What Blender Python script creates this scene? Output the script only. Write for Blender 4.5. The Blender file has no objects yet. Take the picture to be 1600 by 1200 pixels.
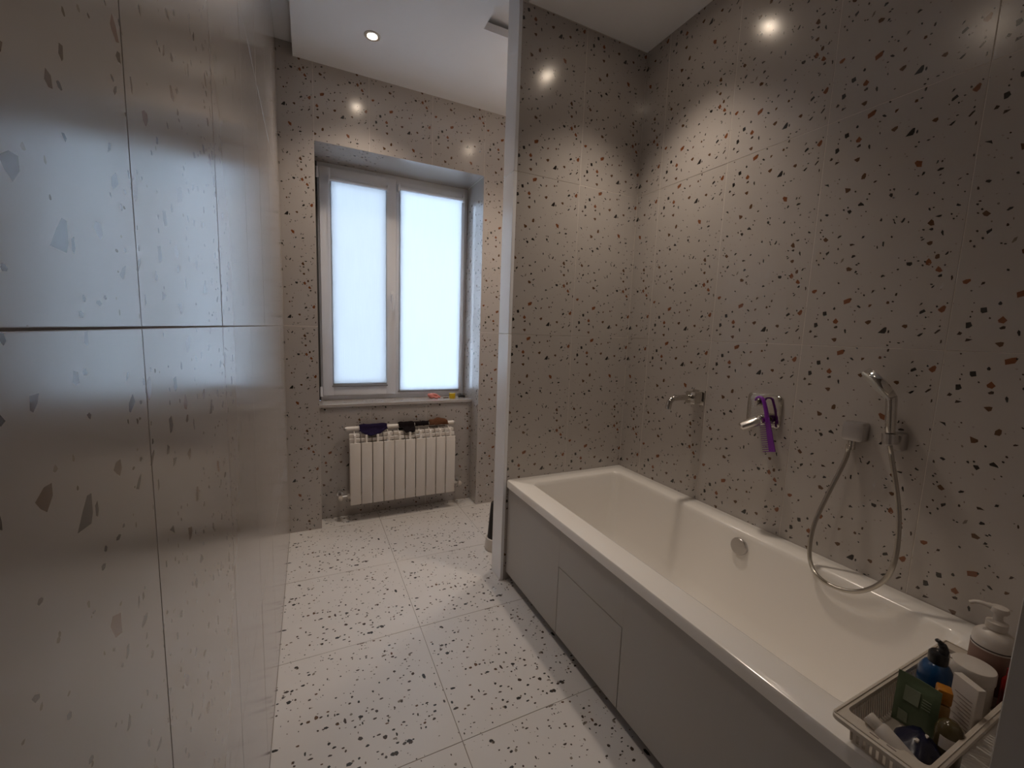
import bpy, bmesh, math, random
from mathutils import Vector, Matrix
from mathutils.geometry import delaunay_2d_cdt
from math import pi, sin, cos, radians as R

sc = bpy.context.scene
COL = sc.collection

# ------------------------------------------------------------------ camera, sky, exposure
HC = 1.3838
yaw, pit, rol = R(26.0164), R(7.0177), R(2.0486)
fw = Vector((sin(yaw) * cos(pit), cos(yaw) * cos(pit), -sin(pit)))
rt0 = Vector((cos(yaw), -sin(yaw), 0)); up0 = rt0.cross(fw)
rt = cos(rol) * rt0 + sin(rol) * up0
up = -sin(rol) * rt0 + cos(rol) * up0
cd = bpy.data.cameras.new('camera'); cam = bpy.data.objects.new('camera', cd); COL.objects.link(cam)
cd.sensor_fit = 'HORIZONTAL'; cd.sensor_width = 36.0; cd.lens = 36.0 * 654.19 / 1600
cd.clip_start = 0.02; cd.clip_end = 100
cam.matrix_world = Matrix(((rt.x, up.x, -fw.x, 0), (rt.y, up.y, -fw.y, 0), (rt.z, up.z, -fw.z, HC), (0, 0, 0, 1)))
sc.camera = cam
vs = sc.view_settings
vs.view_transform = 'Standard'; vs.look = 'None'; vs.exposure = 0.0; vs.gamma = 1.0; vs.use_curve_mapping = False
w = bpy.data.worlds.new('overcast_sky'); sc.world = w; w.use_nodes = True
bg = w.node_tree.nodes['Background']
bg.inputs[0].default_value = (0.64, 0.77, 1.0, 1); bg.inputs[1].default_value = 14.6
sc.cycles.max_bounces = 10; sc.cycles.diffuse_bounces = 5; sc.cycles.glossy_bounces = 5
sc.cycles.transparent_max_bounces = 12; sc.cycles.caustics_refractive = False
sc.cycles.sample_clamp_indirect = 0.0
LAMP_W = 44.0
LAMP_COL = (1.0, 0.84, 0.69)

# ------------------------------------------------------------------ measured layout (metres)
XL = -0.139                 # left wall
YW, YR, YF = 3.013, 3.166, 3.342   # pilaster face, niche back, window frame face
XN0, XN1 = 0.057, 1.183     # niche / window opening
ZH, ZS = 2.512, 0.835       # opening head, sill
XR, YP = 1.738, 1.988       # right wall, partition face
XP, TP = 0.939, 0.124       # partition end and thickness
ZB, ZU = 2.958, 3.03        # dropped ceiling, upper ceiling
ZR, XT = 0.586, 0.957       # tub rim, tub front
YN, YS = 0.188, 0.185       # tub near end, stub wall face
TW, TH = 0.4133, 0.808      # wall tile
TF = 0.605                  # floor tile

# ------------------------------------------------------------------ materials
def mat(name, color, rough=0.5, metal=0.0, spec=0.5, **kw):
    m = bpy.data.materials.new(name); m.use_nodes = True
    nt = m.node_tree; b = nt.nodes['Principled BSDF']
    b.inputs['Base Color'].default_value = (*color, 1); b.inputs['Roughness'].default_value = rough
    b.inputs['Metallic'].default_value = metal; b.inputs['Specular IOR Level'].default_value = spec
    for k, v in kw.items(): b.inputs[k.replace('_', ' ')].default_value = v
    return m
def glaze(m):
    b = m.node_tree.nodes['Principled BSDF']
    b.inputs['Coat Weight'].default_value = 0.55; b.inputs['Coat IOR'].default_value = 1.52; b.inputs['Coat Roughness'].default_value = 0.2
    return m
def grain(m, scale, amount, rough_amt=0.0, bump=0.0):
    """fine object-space mottling of the base colour, roughness and relief"""
    nt = m.node_tree; b = nt.nodes['Principled BSDF']
    tc = nt.nodes.new('ShaderNodeTexCoord'); no = nt.nodes.new('ShaderNodeTexNoise')
    no.inputs['Scale'].default_value = scale; no.inputs['Detail'].default_value = 4
    nt.links.new(tc.outputs['Object'], no.inputs['Vector'])
    c = b.inputs['Base Color'].default_value[:]
    mx = nt.nodes.new('ShaderNodeMix'); mx.data_type = 'RGBA'
    mx.inputs[6].default_value = tuple(x * (1 - amount) for x in c[:3]) + (1,)
    mx.inputs[7].default_value = tuple(min(1, x * (1 + amount)) for x in c[:3]) + (1,)
    nt.links.new(no.outputs['Fac'], mx.inputs[0]); nt.links.new(mx.outputs[2], b.inputs['Base Color'])
    if rough_amt:
        mr = nt.nodes.new('ShaderNodeMapRange'); r0 = b.inputs['Roughness'].default_value
        mr.inputs[3].default_value = r0 - rough_amt; mr.inputs[4].default_value = r0 + rough_amt
        nt.links.new(no.outputs['Fac'], mr.inputs[0]); nt.links.new(mr.outputs[0], b.inputs['Roughness'])
    if bump:
        bp = nt.nodes.new('ShaderNodeBump'); bp.inputs['Strength'].default_value = bump; bp.inputs['Distance'].default_value = 0.002
        nt.links.new(no.outputs['Fac'], bp.inputs['Height']); nt.links.new(bp.outputs[0], b.inputs['Normal'])
    return m
TR, TSP = 0.2, 0.6
TILE = [grain(mat('tile_base', (0.445, 0.41, 0.385), TR, spec=TSP), 6, 0.05)]
for nm, c in [('chip_black', (0.012, 0.010, 0.009)), ('chip_rust', (0.19, 0.06, 0.018)), ('chip_brown', (0.10, 0.046, 0.018)),
              ('chip_umber', (0.042, 0.024, 0.015)), ('chip_grey', (0.20, 0.17, 0.14)), ('chip_faint', (0.33, 0.29, 0.255))]:
    TILE.append(grain(mat(nm, c, TR, spec=TSP), 90, 0.25))
FTILE = []
for m in TILE:
    f = m.copy(); f.name = 'floor_' + m.name; fb = f.node_tree.nodes['Principled BSDF']
    fb.inputs['Roughness'].default_value = 0.36; fb.inputs['Specular IOR Level'].default_value = 0.5
    FTILE.append(f); glaze(m)
FTILE[0] = grain(mat('floor_tile_base', (0.65, 0.625, 0.605), 0.36), 6, 0.05)
M = {}
M['grout'] = grain(mat('grout', (0.66, 0.61, 0.56), 0.8), 60, 0.1)
M['grout_dark'] = grain(mat('dark_grout', (0.20, 0.165, 0.14), 0.85), 60, 0.1)
M['paint'] = grain(mat('white_paint', (0.60, 0.58, 0.57), 0.7), 4, 0.03, bump=0.03)
M['ceil'] = grain(mat('ceiling_paint', (0.90, 0.915, 0.95), 0.65), 3, 0.03)
M['cap'] = grain(mat('grey_lacquer', (0.86, 0.87, 0.90), 0.2), 5, 0.03)
M['acrylic'] = grain(mat('bath_acrylic', (0.90, 0.87, 0.83), 0.16, spec=0.5), 3, 0.015)
M['panel'] = grain(mat('bath_panel_board', (0.44, 0.42, 0.40), 0.42), 3, 0.02)
M['plinth'] = grain(mat('plinth_board', (0.10, 0.09, 0.08), 0.6), 8, 0.1)
M['pvc'] = grain(mat('white_plastic_frame', (0.78, 0.795, 0.84), 0.3), 5, 0.02)
M['seal'] = grain(mat('grey_rubber_seal', (0.06, 0.06, 0.06), 0.6), 20, 0.1)
M['enamel'] = grain(mat('radiator_enamel', (0.76, 0.71, 0.66), 0.38), 5, 0.02)
M['chrome'] = grain(mat('chrome', (0.62, 0.60, 0.57), 0.09, 1.0), 9, 0.02, 0.02)
M['satin'] = grain(mat('satin_chrome', (0.55, 0.53, 0.52), 0.32, 1.0), 9, 0.04, 0.05)
M['lever'] = grain(mat('lever_reflection_pale', (0.80, 0.77, 0.74), 0.28, 1.0), 9, 0.03, 0.04)  # chrome lever; its bright reflections are put into a paler colour
M['hose'] = grain(mat('hose_steel', (0.50, 0.47, 0.42), 0.28, 1.0), 30, 0.1)
M['dark'] = grain(mat('dark_plastic', (0.012, 0.012, 0.014), 0.35), 20, 0.2)
M['purple'] = grain(mat('purple_plastic', (0.19, 0.025, 0.33), 0.3), 12, 0.1)
M['nozzle'] = grain(mat('pale_nozzle_plate', (0.55, 0.55, 0.53), 0.4), 12, 0.05)
M['whitep'] = grain(mat('white_plastic', (0.62, 0.57, 0.52), 0.35), 12, 0.03)
M['basket'] = grain(mat('cream_plastic', (0.56, 0.50, 0.43), 0.42), 10, 0.04)
M['blue'] = grain(mat('blue_plastic', (0.006, 0.05, 0.15), 0.2), 10, 0.1)
M['navy'] = grain(mat('navy_film', (0.006, 0.007, 0.028), 0.28), 25, 0.3, bump=0.3)
M['orange'] = grain(mat('orange_cap', (0.42, 0.16, 0.012), 0.35), 10, 0.1)
M['green'] = grain(mat('green_sachet', (0.105, 0.15, 0.085), 0.38), 30, 0.12, bump=0.2)
M['greenlite'] = grain(mat('pale_green_print', (0.24, 0.28, 0.20), 0.4), 30, 0.1)
M['paper'] = grain(mat('paper_label', (0.60, 0.55, 0.50), 0.6), 30, 0.05)
M['ink'] = mat('label_ink', (0.05, 0.04, 0.04), 0.6)
M['inkpale'] = mat('label_ink_pale', (0.25, 0.2, 0.18), 0.6)
M['rose'] = grain(mat('rose_label', (0.22, 0.13, 0.10), 0.5), 20, 0.15)
M['red'] = grain(mat('red_plastic', (0.20, 0.008, 0.006), 0.3), 12, 0.1)
M['amber'] = grain(mat('amber_liquid_plastic', (0.10, 0.075, 0.03), 0.15, Transmission_Weight=0.3), 12, 0.15)
M['tan'] = grain(mat('tan_plastic', (0.30, 0.17, 0.06), 0.35), 12, 0.1)
M['cloth_purple'] = grain(mat('purple_knit', (0.018, 0.012, 0.040), 0.95, spec=0.1), 160, 0.4, bump=0.5)
M['cloth_black'] = grain(mat('black_knit', (0.010, 0.007, 0.008), 0.95, spec=0.1), 160, 0.4, bump=0.5)
M['cloth_brown'] = grain(mat('brown_knit', (0.12, 0.055, 0.03), 0.95, spec=0.1), 160, 0.3, bump=0.5)
M['coral'] = grain(mat('coral_cloth', (0.62, 0.22, 0.19), 0.7), 40, 0.2)
M['yellow'] = grain(mat('yellow_plastic', (0.62, 0.40, 0.005), 0.3), 15, 0.06)
M['twig'] = grain(mat('brown_wood', (0.08, 0.035, 0.02), 0.7), 40, 0.2)
M['ring'] = grain(mat('downlight_ring', (0.62, 0.55, 0.48), 0.3, 0.6), 20, 0.04)
def emission(name, col, s):
    m = bpy.data.materials.new(name); m.use_nodes = True; nt = m.node_tree
    b = nt.nodes['Principled BSDF']; b.inputs['Base Color'].default_value = (*col, 1)
    b.inputs['Emission Color'].default_value = (*col, 1); b.inputs['Emission Strength'].default_value = s
    return m
M['lens'] = emission('lamp_lens', (1.0, 0.82, 0.64), 60.0)
def glass_mat():
    m = bpy.data.materials.new('window_glass'); m.use_nodes = True; nt = m.node_tree; nt.nodes.clear()
    o = nt.nodes.new('ShaderNodeOutputMaterial'); t = nt.nodes.new('ShaderNodeBsdfTransparent'); g = nt.nodes.new('ShaderNodeBsdfGlossy')
    t.inputs[0].default_value = (0.93, 0.96, 0.96, 1); g.inputs['Roughness'].default_value = 0.02
    f = nt.nodes.new('ShaderNodeFresnel'); f.inputs[0].default_value = 1.5
    mx = nt.nodes.new('ShaderNodeMixShader')
    nt.links.new(f.outputs[0], mx.inputs[0]); nt.links.new(t.outputs[0], mx.inputs[1]); nt.links.new(g.outputs[0], mx.inputs[2])
    nt.links.new(mx.outputs[0], o.inputs[0]); return m
M['glass'] = glass_mat()
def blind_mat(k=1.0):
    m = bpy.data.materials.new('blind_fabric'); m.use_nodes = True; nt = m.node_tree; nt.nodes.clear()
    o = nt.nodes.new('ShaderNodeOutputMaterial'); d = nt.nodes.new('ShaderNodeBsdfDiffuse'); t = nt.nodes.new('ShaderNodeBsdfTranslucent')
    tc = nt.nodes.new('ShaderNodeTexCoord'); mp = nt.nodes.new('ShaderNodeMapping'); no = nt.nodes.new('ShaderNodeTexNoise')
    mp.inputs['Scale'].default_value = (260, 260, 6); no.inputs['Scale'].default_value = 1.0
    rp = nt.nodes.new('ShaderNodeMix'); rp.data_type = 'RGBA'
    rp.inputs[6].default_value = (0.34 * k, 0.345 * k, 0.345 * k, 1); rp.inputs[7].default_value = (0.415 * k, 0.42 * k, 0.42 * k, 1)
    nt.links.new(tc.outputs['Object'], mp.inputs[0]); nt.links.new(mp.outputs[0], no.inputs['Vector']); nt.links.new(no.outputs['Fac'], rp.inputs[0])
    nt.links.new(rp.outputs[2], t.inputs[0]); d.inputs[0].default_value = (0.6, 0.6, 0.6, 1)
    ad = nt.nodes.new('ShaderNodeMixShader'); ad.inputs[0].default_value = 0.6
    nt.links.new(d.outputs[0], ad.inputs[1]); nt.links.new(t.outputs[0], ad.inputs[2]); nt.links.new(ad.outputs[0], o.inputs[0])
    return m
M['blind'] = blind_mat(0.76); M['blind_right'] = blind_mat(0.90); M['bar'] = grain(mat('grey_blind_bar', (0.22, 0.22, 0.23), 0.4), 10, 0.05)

# ------------------------------------------------------------------ object helpers
def link(name, me, parent=None):
    o = bpy.data.objects.new(name, me); COL.objects.link(o)
    if parent is not None: o.parent = parent
    return o
def tag(o, label=None, cat=None, group=None, kind=None):
    if label: o['label'] = label
    if cat: o['category'] = cat
    if group: o['group'] = group
    if kind: o['kind'] = kind
    return o
def thing(name, label, cat, loc=(0, 0, 0), group=None, rz=0.0):
    o = link(name, None); o.location = loc; o.rotation_euler = (0, 0, rz)
    return tag(o, label, cat, group)
class MB:
    """collects faces, then links them as ONE mesh object"""
    def __init__(s): s.v = []; s.f = []; s.m = []; s.sm = []
    def add(s, vs, fs, mi=0, smooth=False):
        b = len(s.v); s.v += [tuple(v) for v in vs]
        for f in fs: s.f.append(tuple(b + i for i in f)); s.m.append(mi); s.sm.append(smooth)
        return s
    def box(s, a, b, mi=0, bev=0.0, seg=2):
        x0, y0, z0 = (min(a[i], b[i]) for i in range(3)); x1, y1, z1 = (max(a[i], b[i]) for i in range(3))
        if bev <= 0:
            vs = [(x0, y0, z0), (x1, y0, z0), (x1, y1, z0), (x0, y1, z0), (x0, y0, z1), (x1, y0, z1), (x1, y1, z1), (x0, y1, z1)]
            return s.add(vs, [(0, 3, 2, 1), (4, 5, 6, 7), (0, 1, 5, 4), (1, 2, 6, 5), (2, 3, 7, 6), (3, 0, 4, 7)], mi)
        bm = bmesh.new(); bmesh.ops.create_cube(bm, size=1)
        for v in bm.verts: v.co = Vector(((x0 + x1) / 2 + v.co.x * (x1 - x0), (y0 + y1) / 2 + v.co.y * (y1 - y0), (z0 + z1) / 2 + v.co.z * (z1 - z0)))
        bmesh.ops.bevel(bm, geom=bm.edges[:], offset=min(bev, .49 * min(x1 - x0, y1 - y0, z1 - z0)), segments=seg, affect='EDGES', profile=.5)
        bm.verts.ensure_lookup_table()
        s.add([v.co[:] for v in bm.verts], [[v.index for v in f.verts] for f in bm.faces], mi, True); bm.free(); return s
    def rings(s, rs, mi=0, smooth=True, cap0=True, cap1=True, closed=True):
        """loft between rings of equal point count"""
        n = len(rs[0]); vs = [p for r in rs for p in r]; fs = []
        for i in range(len(rs) - 1):
            for j in range(n if closed else n - 1):
                k = (j + 1) % n; fs.append((i * n + j, i * n + k, (i + 1) * n + k, (i + 1) * n + j))
        if cap0: fs.append(tuple(range(n - 1, -1, -1)))
        if cap1: fs.append(tuple((len(rs) - 1) * n + j for j in range(n)))
        return s.add(vs, fs, mi, smooth)
    def lathe(s, prof, c=(0, 0, 0), n=24, mi=0, axis=(0, 0, 1), sx=1.0, sy=1.0, smooth=True):
        q = Vector((0, 0, 1)).rotation_difference(Vector(axis)); c = Vector(c)
        rs = [[(c + q @ Vector((max(r, 1e-5) * sx * cos(2 * pi * j / n), max(r, 1e-5) * sy * sin(2 * pi * j / n), z)))[:] for j in range(n)] for r, z in prof]
        return s.rings(rs, mi, smooth)
    def tube(s, pts, r, n=12, mi=0, smooth=True, flat=1.0):
        pts = [Vector(p) for p in pts]; rs = []
        rr = r if isinstance(r, (list, tuple)) else [r] * len(pts)
        t0 = (pts[1] - pts[0]).normalized()
        a = t0.orthogonal().normalized() if abs(t0.z) > .95 else t0.cross(Vector((0, 0, 1))).normalized()
        for i, p in enumerate(pts):
            t = (pts[min(i + 1, len(pts) - 1)] - pts[max(i - 1, 0)]).normalized()
            a = (a - t * a.dot(t)).normalized(); b = t.cross(a)
            rs.append([(p + rr[i] * (cos(2 * pi * j / n) * a + flat * sin(2 * pi * j / n) * b))[:] for j in range(n)])
        return s.rings(rs, mi, smooth)
    def xform(s, mtx):
        s.v = [(mtx @ Vector(v))[:] for v in s.v]; return s
    def build(s, name, mats, parent=None, fix=True):
        me = bpy.data.meshes.new(name); me.from_pydata(s.v, [], s.f)
        for m in (mats if isinstance(mats, (list, tuple)) else [mats]): me.materials.append(m)
        me.polygons.foreach_set('material_index', s.m); me.polygons.foreach_set('use_smooth', s.sm)
        if fix:
            bm = bmesh.new(); bm.from_mesh(me); bmesh.ops.recalc_face_normals(bm, faces=bm.faces[:]); bm.to_mesh(me); bm.free()
        if any(s.sm): me.set_sharp_from_angle(angle=R(40))
        me.update(); return link(name, me, parent)
def spline(pts, n=8):
    """Catmull-Rom through points"""
    P = [Vector(p) for p in pts]; P = [2 * P[0] - P[1]] + P + [2 * P[-1] - P[-2]]; out = []
    for i in range(1, len(P) - 2):
        for k in range(n):
            t = k / n; a, b, c, d = P[i - 1:i + 3]
            out.append(.5 * ((2 * b) + (c - a) * t + (2 * a - 5 * b + 4 * c - d) * t * t + (3 * b - a - 3 * c + d) * t ** 3))
    out.append(P[-2]); return out
def rrect(x0, x1, y0, y1, r, z, n=5):
    out = []
    for cx, cy, a0 in [(x1 - r, y1 - r, 0), (x0 + r, y1 - r, 90), (x0 + r, y0 + r, 180), (x1 - r, y0 + r, 270)]:
        for k in range(n + 1):
            a = R(a0 + 90 * k / n); out.append((cx + r * cos(a), cy + r * sin(a), z))
    return out

# ------------------------------------------------------------------ the terrazzo print
# Every wall tile carries the same print; it repeats each 0.625 m up the tile. The outlines were read off one tile of the right wall.
def seen(px, py, ax, val):
    d = fw + rt * ((px - 800) / 654.19) - up * ((py - 600) / 654.19)
    return Vector((0, 0, HC)) + d * ((val - (0, 0, HC)[ax]) / d[ax])
B, RU, BR, UM, GR, FA = 1, 2, 3, 4, 5, 6
POLY = {(1260, 200): [
 (B, [(280,895),(345,880),(355,925),(325,910)]), (BR, [(605,940),(690,945),(690,975),(655,1005),(615,1020)]),
 (BR, [(905,705),(935,710),(930,760),(910,795),(855,805),(865,750)]), (UM, [(1045,850),(1070,825),(1110,820),(1085,845),(1055,858)]),
 (B, [(1310,1020),(1350,1022),(1350,1060),(1325,1088),(1290,1055)]), (B, [(805,1200),(850,1158),(890,1185),(905,1210),(810,1220)])],
 (1400, 200): [
 (RU, [(290,545),(325,510),(415,518),(405,560),(400,608),(325,608)]), (B, [(398,740),(425,685),(458,682),(450,715),(415,740)]),
 (B, [(628,560),(650,505),(672,500),(665,535),(640,558)]), (UM, [(708,540),(715,505),(740,495),(738,525)]),
 (B, [(642,660),(690,620),(755,615),(745,640),(695,662),(650,672)]), (UM, [(670,748),(690,722),(718,715),(700,740)]),
 (B, [(292,1050),(345,988),(358,1010),(345,1045),(310,1052)]), (UM, [(958,815),(1000,780),(1035,768),(1010,795)]),
 (B, [(1202,445),(1210,405),(1238,402),(1230,440)]), (B, [(940,1210),(960,1175),(1020,1200),(1010,1215),(970,1220)])],
 (1250, 320): [
 (BR, [(362,545),(400,510),(445,550),(410,585),(380,575)]), (B, [(400,760),(455,725),(455,755),(410,800)]),
 (B, [(738,95),(790,78),(810,108),(772,148),(745,118)]), (B, [(582,520),(610,485),(650,478),(640,500),(600,525)]),
 (UM, [(775,615),(820,608),(862,625),(820,635),(785,648)]), (B, [(960,528),(975,490),(1010,483),(1000,515)]),
 (B, [(800,825),(820,785),(862,788),(865,808),(815,832)]), (GR, [(630,905),(655,850),(688,832),(675,880),(640,908)]),
 (BR, [(722,990),(760,972),(820,1000),(790,1035),(730,1038)]), (B, [(845,1070),(865,1028),(895,1040),(880,1060)]),
 (B, [(1243,255),(1270,203),(1285,225),(1280,258)]), (B, [(1440,225),(1475,222),(1480,262),(1505,300),(1468,290),(1465,250)]),
 (B, [(1282,640),(1290,580),(1318,575),(1308,655)]), (B, [(1260,1140),(1268,1105),(1295,1090),(1335,1115),(1300,1125)])],
 (1390, 320): [
 (B, [(178,270),(225,205),(248,208),(225,260),(190,285)]), (B, [(708,183),(775,160),(820,152),(810,182),(770,192)]),
 (BR, [(588,290),(655,222),(690,250),(700,318),(640,328)]), (B, [(608,385),(660,358),(685,365),(680,395),(650,402)]),
 (B, [(800,430),(825,390),(845,410),(845,480),(825,475)]), (B, [(485,555),(510,535),(555,520),(535,545),(500,562)]),
 (BR, [(575,595),(630,568),(672,568),(668,610),(635,635),(600,628)]), (BR, [(705,835),(720,785),(760,765),(785,775),(780,830),(735,848)]),
 (B, [(862,778),(900,735),(930,725),(912,770),(880,782)]), (RU, [(560,890),(612,835),(645,865),(660,905),(620,950),(565,935)]),
 (B, [(262,900),(350,895),(355,930),(320,958),(265,945)]), (RU, [(712,1020),(760,958),(800,985),(830,1035),(780,1055),(725,1035)]),
 (B, [(745,1120),(780,1088),(820,1078),(820,1120),(775,1130)]), (UM, [(958,1110),(985,1100),(995,1140),(975,1180),(960,1170)])],
 (1240, 440): [
 (RU, [(285,150),(320,130),(362,125),(365,150),(325,188),(292,180)]), (UM, [(455,200),(468,165),(498,162),(490,190)]),
 (UM, [(1210,185),(1230,135),(1270,132),(1245,165)]), (RU, [(780,295),(850,265),(895,255),(900,290),(875,330),(785,358)]),
 (B, [(985,375),(1020,372),(1052,405),(1030,415),(1000,400)]), (BR, [(1165,395),(1175,358),(1225,355),(1210,380),(1180,402)]),
 (B, [(455,475),(512,465),(518,525),(470,540),(455,520)]), (RU, [(612,620),(660,573),(700,625),(665,662),(620,650)]),
 (UM, [(622,715),(660,690),(685,695),(680,725),(640,732)]), (B, [(320,650),(365,642),(380,690),(350,715),(320,718)]),
 (B, [(785,765),(800,735),(818,755),(815,805),(800,810)]), (UM, [(235,795),(260,755),(290,775),(270,800)]),
 (UM, [(312,878),(325,840),(385,852),(345,872)]), (BR, [(585,893),(640,880),(672,885),(660,930),(630,943)]),
 (BR, [(1110,630),(1165,605),(1210,605),(1205,640),(1160,675),(1130,655)]), (B, [(1312,803),(1370,750),(1420,712),(1455,715),(1445,780),(1420,812)]),
 (B, [(1465,800),(1470,765),(1495,755),(1495,790),(1478,810)])],
 (1380, 440): [
 (UM, [(180,215),(195,180),(225,175),(215,215),(200,228)]), (BR, [(42,340),(60,305),(95,310),(95,345),(65,352)]),
 (B, [(745,95),(770,68),(805,52),(795,78),(765,102)]), (B, [(562,378),(590,335),(622,330),(605,355)]),
 (B, [(560,500),(570,465),(640,430),(665,468),(620,490),(580,508)]), (RU, [(850,440),(920,385),(960,368),(985,395),(960,460),(912,488),(875,465)]),
 (BR, [(285,695),(320,672),(375,672),(378,710),(345,735),(310,715)]), (UM, [(792,805),(850,755),(895,742),(890,765),(815,818)]),
 (B, [(522,845),(575,812),(625,800),(605,830),(560,860)]), (UM, [(885,970),(895,915),(918,910),(915,955)]), (UM, [(60,1110),(65,1070),(98,1062),(90,1105)])]}
DOTS = {(1260, 200): [(515,805,13,11,4),(490,870,10,10,5),(445,830,12,12,6),(640,805,12,12,6),(765,995,15,17,1),(525,1105,16,16,5),(985,1030,14,15,4),
  (950,1112,15,12,1),(1150,585,18,13,4),(1310,465,13,13,6),(1540,405,12,12,6),(1290,728,18,15,4),(1310,970,14,14,4),(1372,955,20,15,1),(1365,1088,20,14,1),(280,650,12,14,4),(320,1055,13,13,6),(390,1000,9,12,6),(970,740,8,10,5)],
 (1400, 200): [(350,748,18,11,1),(760,480,14,10,5),(740,865,18,11,4),(600,1015,15,16,1),(730,1110,15,14,1),(970,893,16,12,4),(1078,990,16,13,1),(1118,720,22,12,4),(140,410,9,9,6),(200,630,10,10,6),(690,785,20,7,6)],
 (1250, 320): [(420,162,33,21,1),(325,240,13,22,4),(345,398,16,10,4),(320,435,15,15,1),(362,495,12,12,1),(325,540,14,11,4),(450,645,10,14,5),(320,755,13,17,4),(370,840,14,18,1),
  (292,935,13,17,1),(258,873,14,14,4),(685,82,16,16,1),(750,45,13,15,1),(738,220,14,14,5),(510,435,15,15,5),(595,690,14,18,4),(650,620,8,14,5),(960,173,14,12,5),(1030,105,12,12,4),
  (540,908,16,10,1),(573,917,16,10,1),(885,938,23,12,1),(915,917,18,12,1),(890,1078,20,9,1),(1510,188,14,14,1),(1432,502,16,16,1),(1205,665,12,23,4),(1528,1008,18,14,1),(1440,1060,14,11,5),(1105,1060,12,12,6),(955,1090,10,12,6),(610,325,10,10,6),(870,345,12,10,6)],
 (1390, 320): [(625,70,22,21,1),(295,270,11,21,4),(528,390,24,13,1),(500,510,22,11,1),(970,143,15,14,1),(1000,215,20,13,1),(1143,230,12,12,5),(705,745,11,15,4),(515,945,20,15,1),
  (447,878,22,12,1),(378,820,16,13,1),(420,815,8,8,5),(240,868,14,10,1),(868,938,16,17,1),(672,970,14,10,4),(555,890,16,14,1),(830,725,16,8,6),(1040,610,16,14,6)],
 (1240, 440): [(702,25,15,15,1),(1013,115,14,15,1),(970,163,13,9,4),(1055,180,13,10,5),(1098,213,15,15,1),(635,420,19,22,1),(378,520,11,13,4),(363,580,9,14,1),(955,455,16,11,4),
  (925,515,8,16,5),(955,627,10,20,1),(540,598,12,13,4),(1050,883,15,9,4),(895,275,13,11,1),(990,1050,12,14,1),(1365,570,9,12,6),(1110,1025,9,9,6)],
 (1380, 440): [(22,110,15,18,1),(150,313,20,12,1),(132,460,16,12,1),(270,60,14,12,5),(755,43,24,10,1),(530,540,10,12,4),(665,560,17,15,1),(705,553,18,7,5),(752,480,23,11,1),(840,390,18,18,1),
  (1003,335,16,13,1),(885,700,18,16,1),(645,735,22,11,1),(525,750,20,8,5),(105,945,14,12,1),(62,995,22,13,1),(240,958,28,11,1),(312,938,16,9,4),(460,995,9,14,6),(750,1015,13,12,6)]}
PV = 0.625
rnd = random.Random(7)
def blob(cx, cy, rx, ry, rg, n=None):
    n = n or rg.choice([5, 5, 6, 6, 7]); a0 = rg.random() * 6.28
    return [(cx + rx * rg.uniform(.72, 1.12) * cos(a0 + 6.283 * (k + rg.uniform(-.2, .2)) / n), cy + ry * rg.uniform(.72, 1.12) * sin(a0 + 6.283 * (k + rg.uniform(-.2, .2)) / n)) for k in range(n)]
CHIPS = []
def to_print(pts):
    out = []
    for x, y in pts:
        p = seen(x, y, 0, XR); out.append((0.9887 - p.y, p.z - 1.376))
    return out
for (ox, oy), L in POLY.items():
    for c, pts in L: CHIPS.append((c, to_print([(ox + x / 10, oy + y / 10) for x, y in pts])))
for (ox, oy), L in DOTS.items():
    for x, y, rx, ry, c in L: CHIPS.append((c, to_print([(ox + a / 10, oy + b / 10) for a, b in blob(x, y, rx * 1.12, ry * 1.12, rnd)])))
CHIPS = [(c, p) for c, p in CHIPS if 0 <= sum(q[1] for q in p) / len(p) < PV]
for k in range(70):
    CHIPS.append((rnd.choice([5, 6, 6, 4]), blob(rnd.uniform(0, TW), rnd.uniform(0, PV), rnd.uniform(.0012, .003), rnd.uniform(.0012, .003), rnd)))
def ccw(p):
    a = sum(p[i - 1][0] * p[i][1] - p[i][0] * p[i - 1][1] for i in range(len(p)))
    return p if a > 0 else p[::-1]
CHIPS = [(c, ccw(p)) for c, p in CHIPS]
WALLP = [(c, [(x + h, y + k * PV) for x, y in p]) for c, p in CHIPS for k in (-1, 0, 1, 2, 3) for h in (-TW, 0, TW) if -.06 < p[0][0] + h < TW + .06]
rf = random.Random(21)
FLOORP = []
for cnt, r0, r1, cs in [(30, .0065, .0105, [1, 1, 4, 3, 4, 4, 5]), (190, .0032, .0065, [1, 1, 4, 4, 1, 4, 4, 3, 4, 5]), (230, .0012, .0030, [1, 4, 4, 5])]:
    ctr = [(rf.uniform(0, TF), rf.uniform(0, TF)) for _ in range(cnt // 4)]
    for k in range(cnt):
        if rf.random() < .55:
            c = rf.choice(ctr); x = c[0] + rf.gauss(0, .045); y = c[1] + rf.gauss(0, .045)
        else: x, y = rf.uniform(0, TF), rf.uniform(0, TF)
        r = rf.uniform(r0, r1); e = rf.uniform(.6, 1.5)
        FLOORP.append((rf.choice(cs), blob(x, y, r * e, r / e, rf)))
def clip(poly, u0, u1, v0, v1):
    for ax, lim, sg in ((0, u0, 1), (0, u1, -1), (1, v0, 1), (1, v1, -1)):
        out = []
        for i, p in enumerate(poly):
            q = poly[i - 1]; dp = sg * (p[ax] - lim); dq = sg * (q[ax] - lim)
            if (dp >= 0) != (dq >= 0):
                t = dq / (dq - dp); out.append((q[0] + t * (p[0] - q[0]), q[1] + t * (p[1] - q[1])))
            if dp >= 0: out.append(p)
        poly = out
        if len(poly) < 3: return None
    return poly
TCACHE = {}
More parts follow.
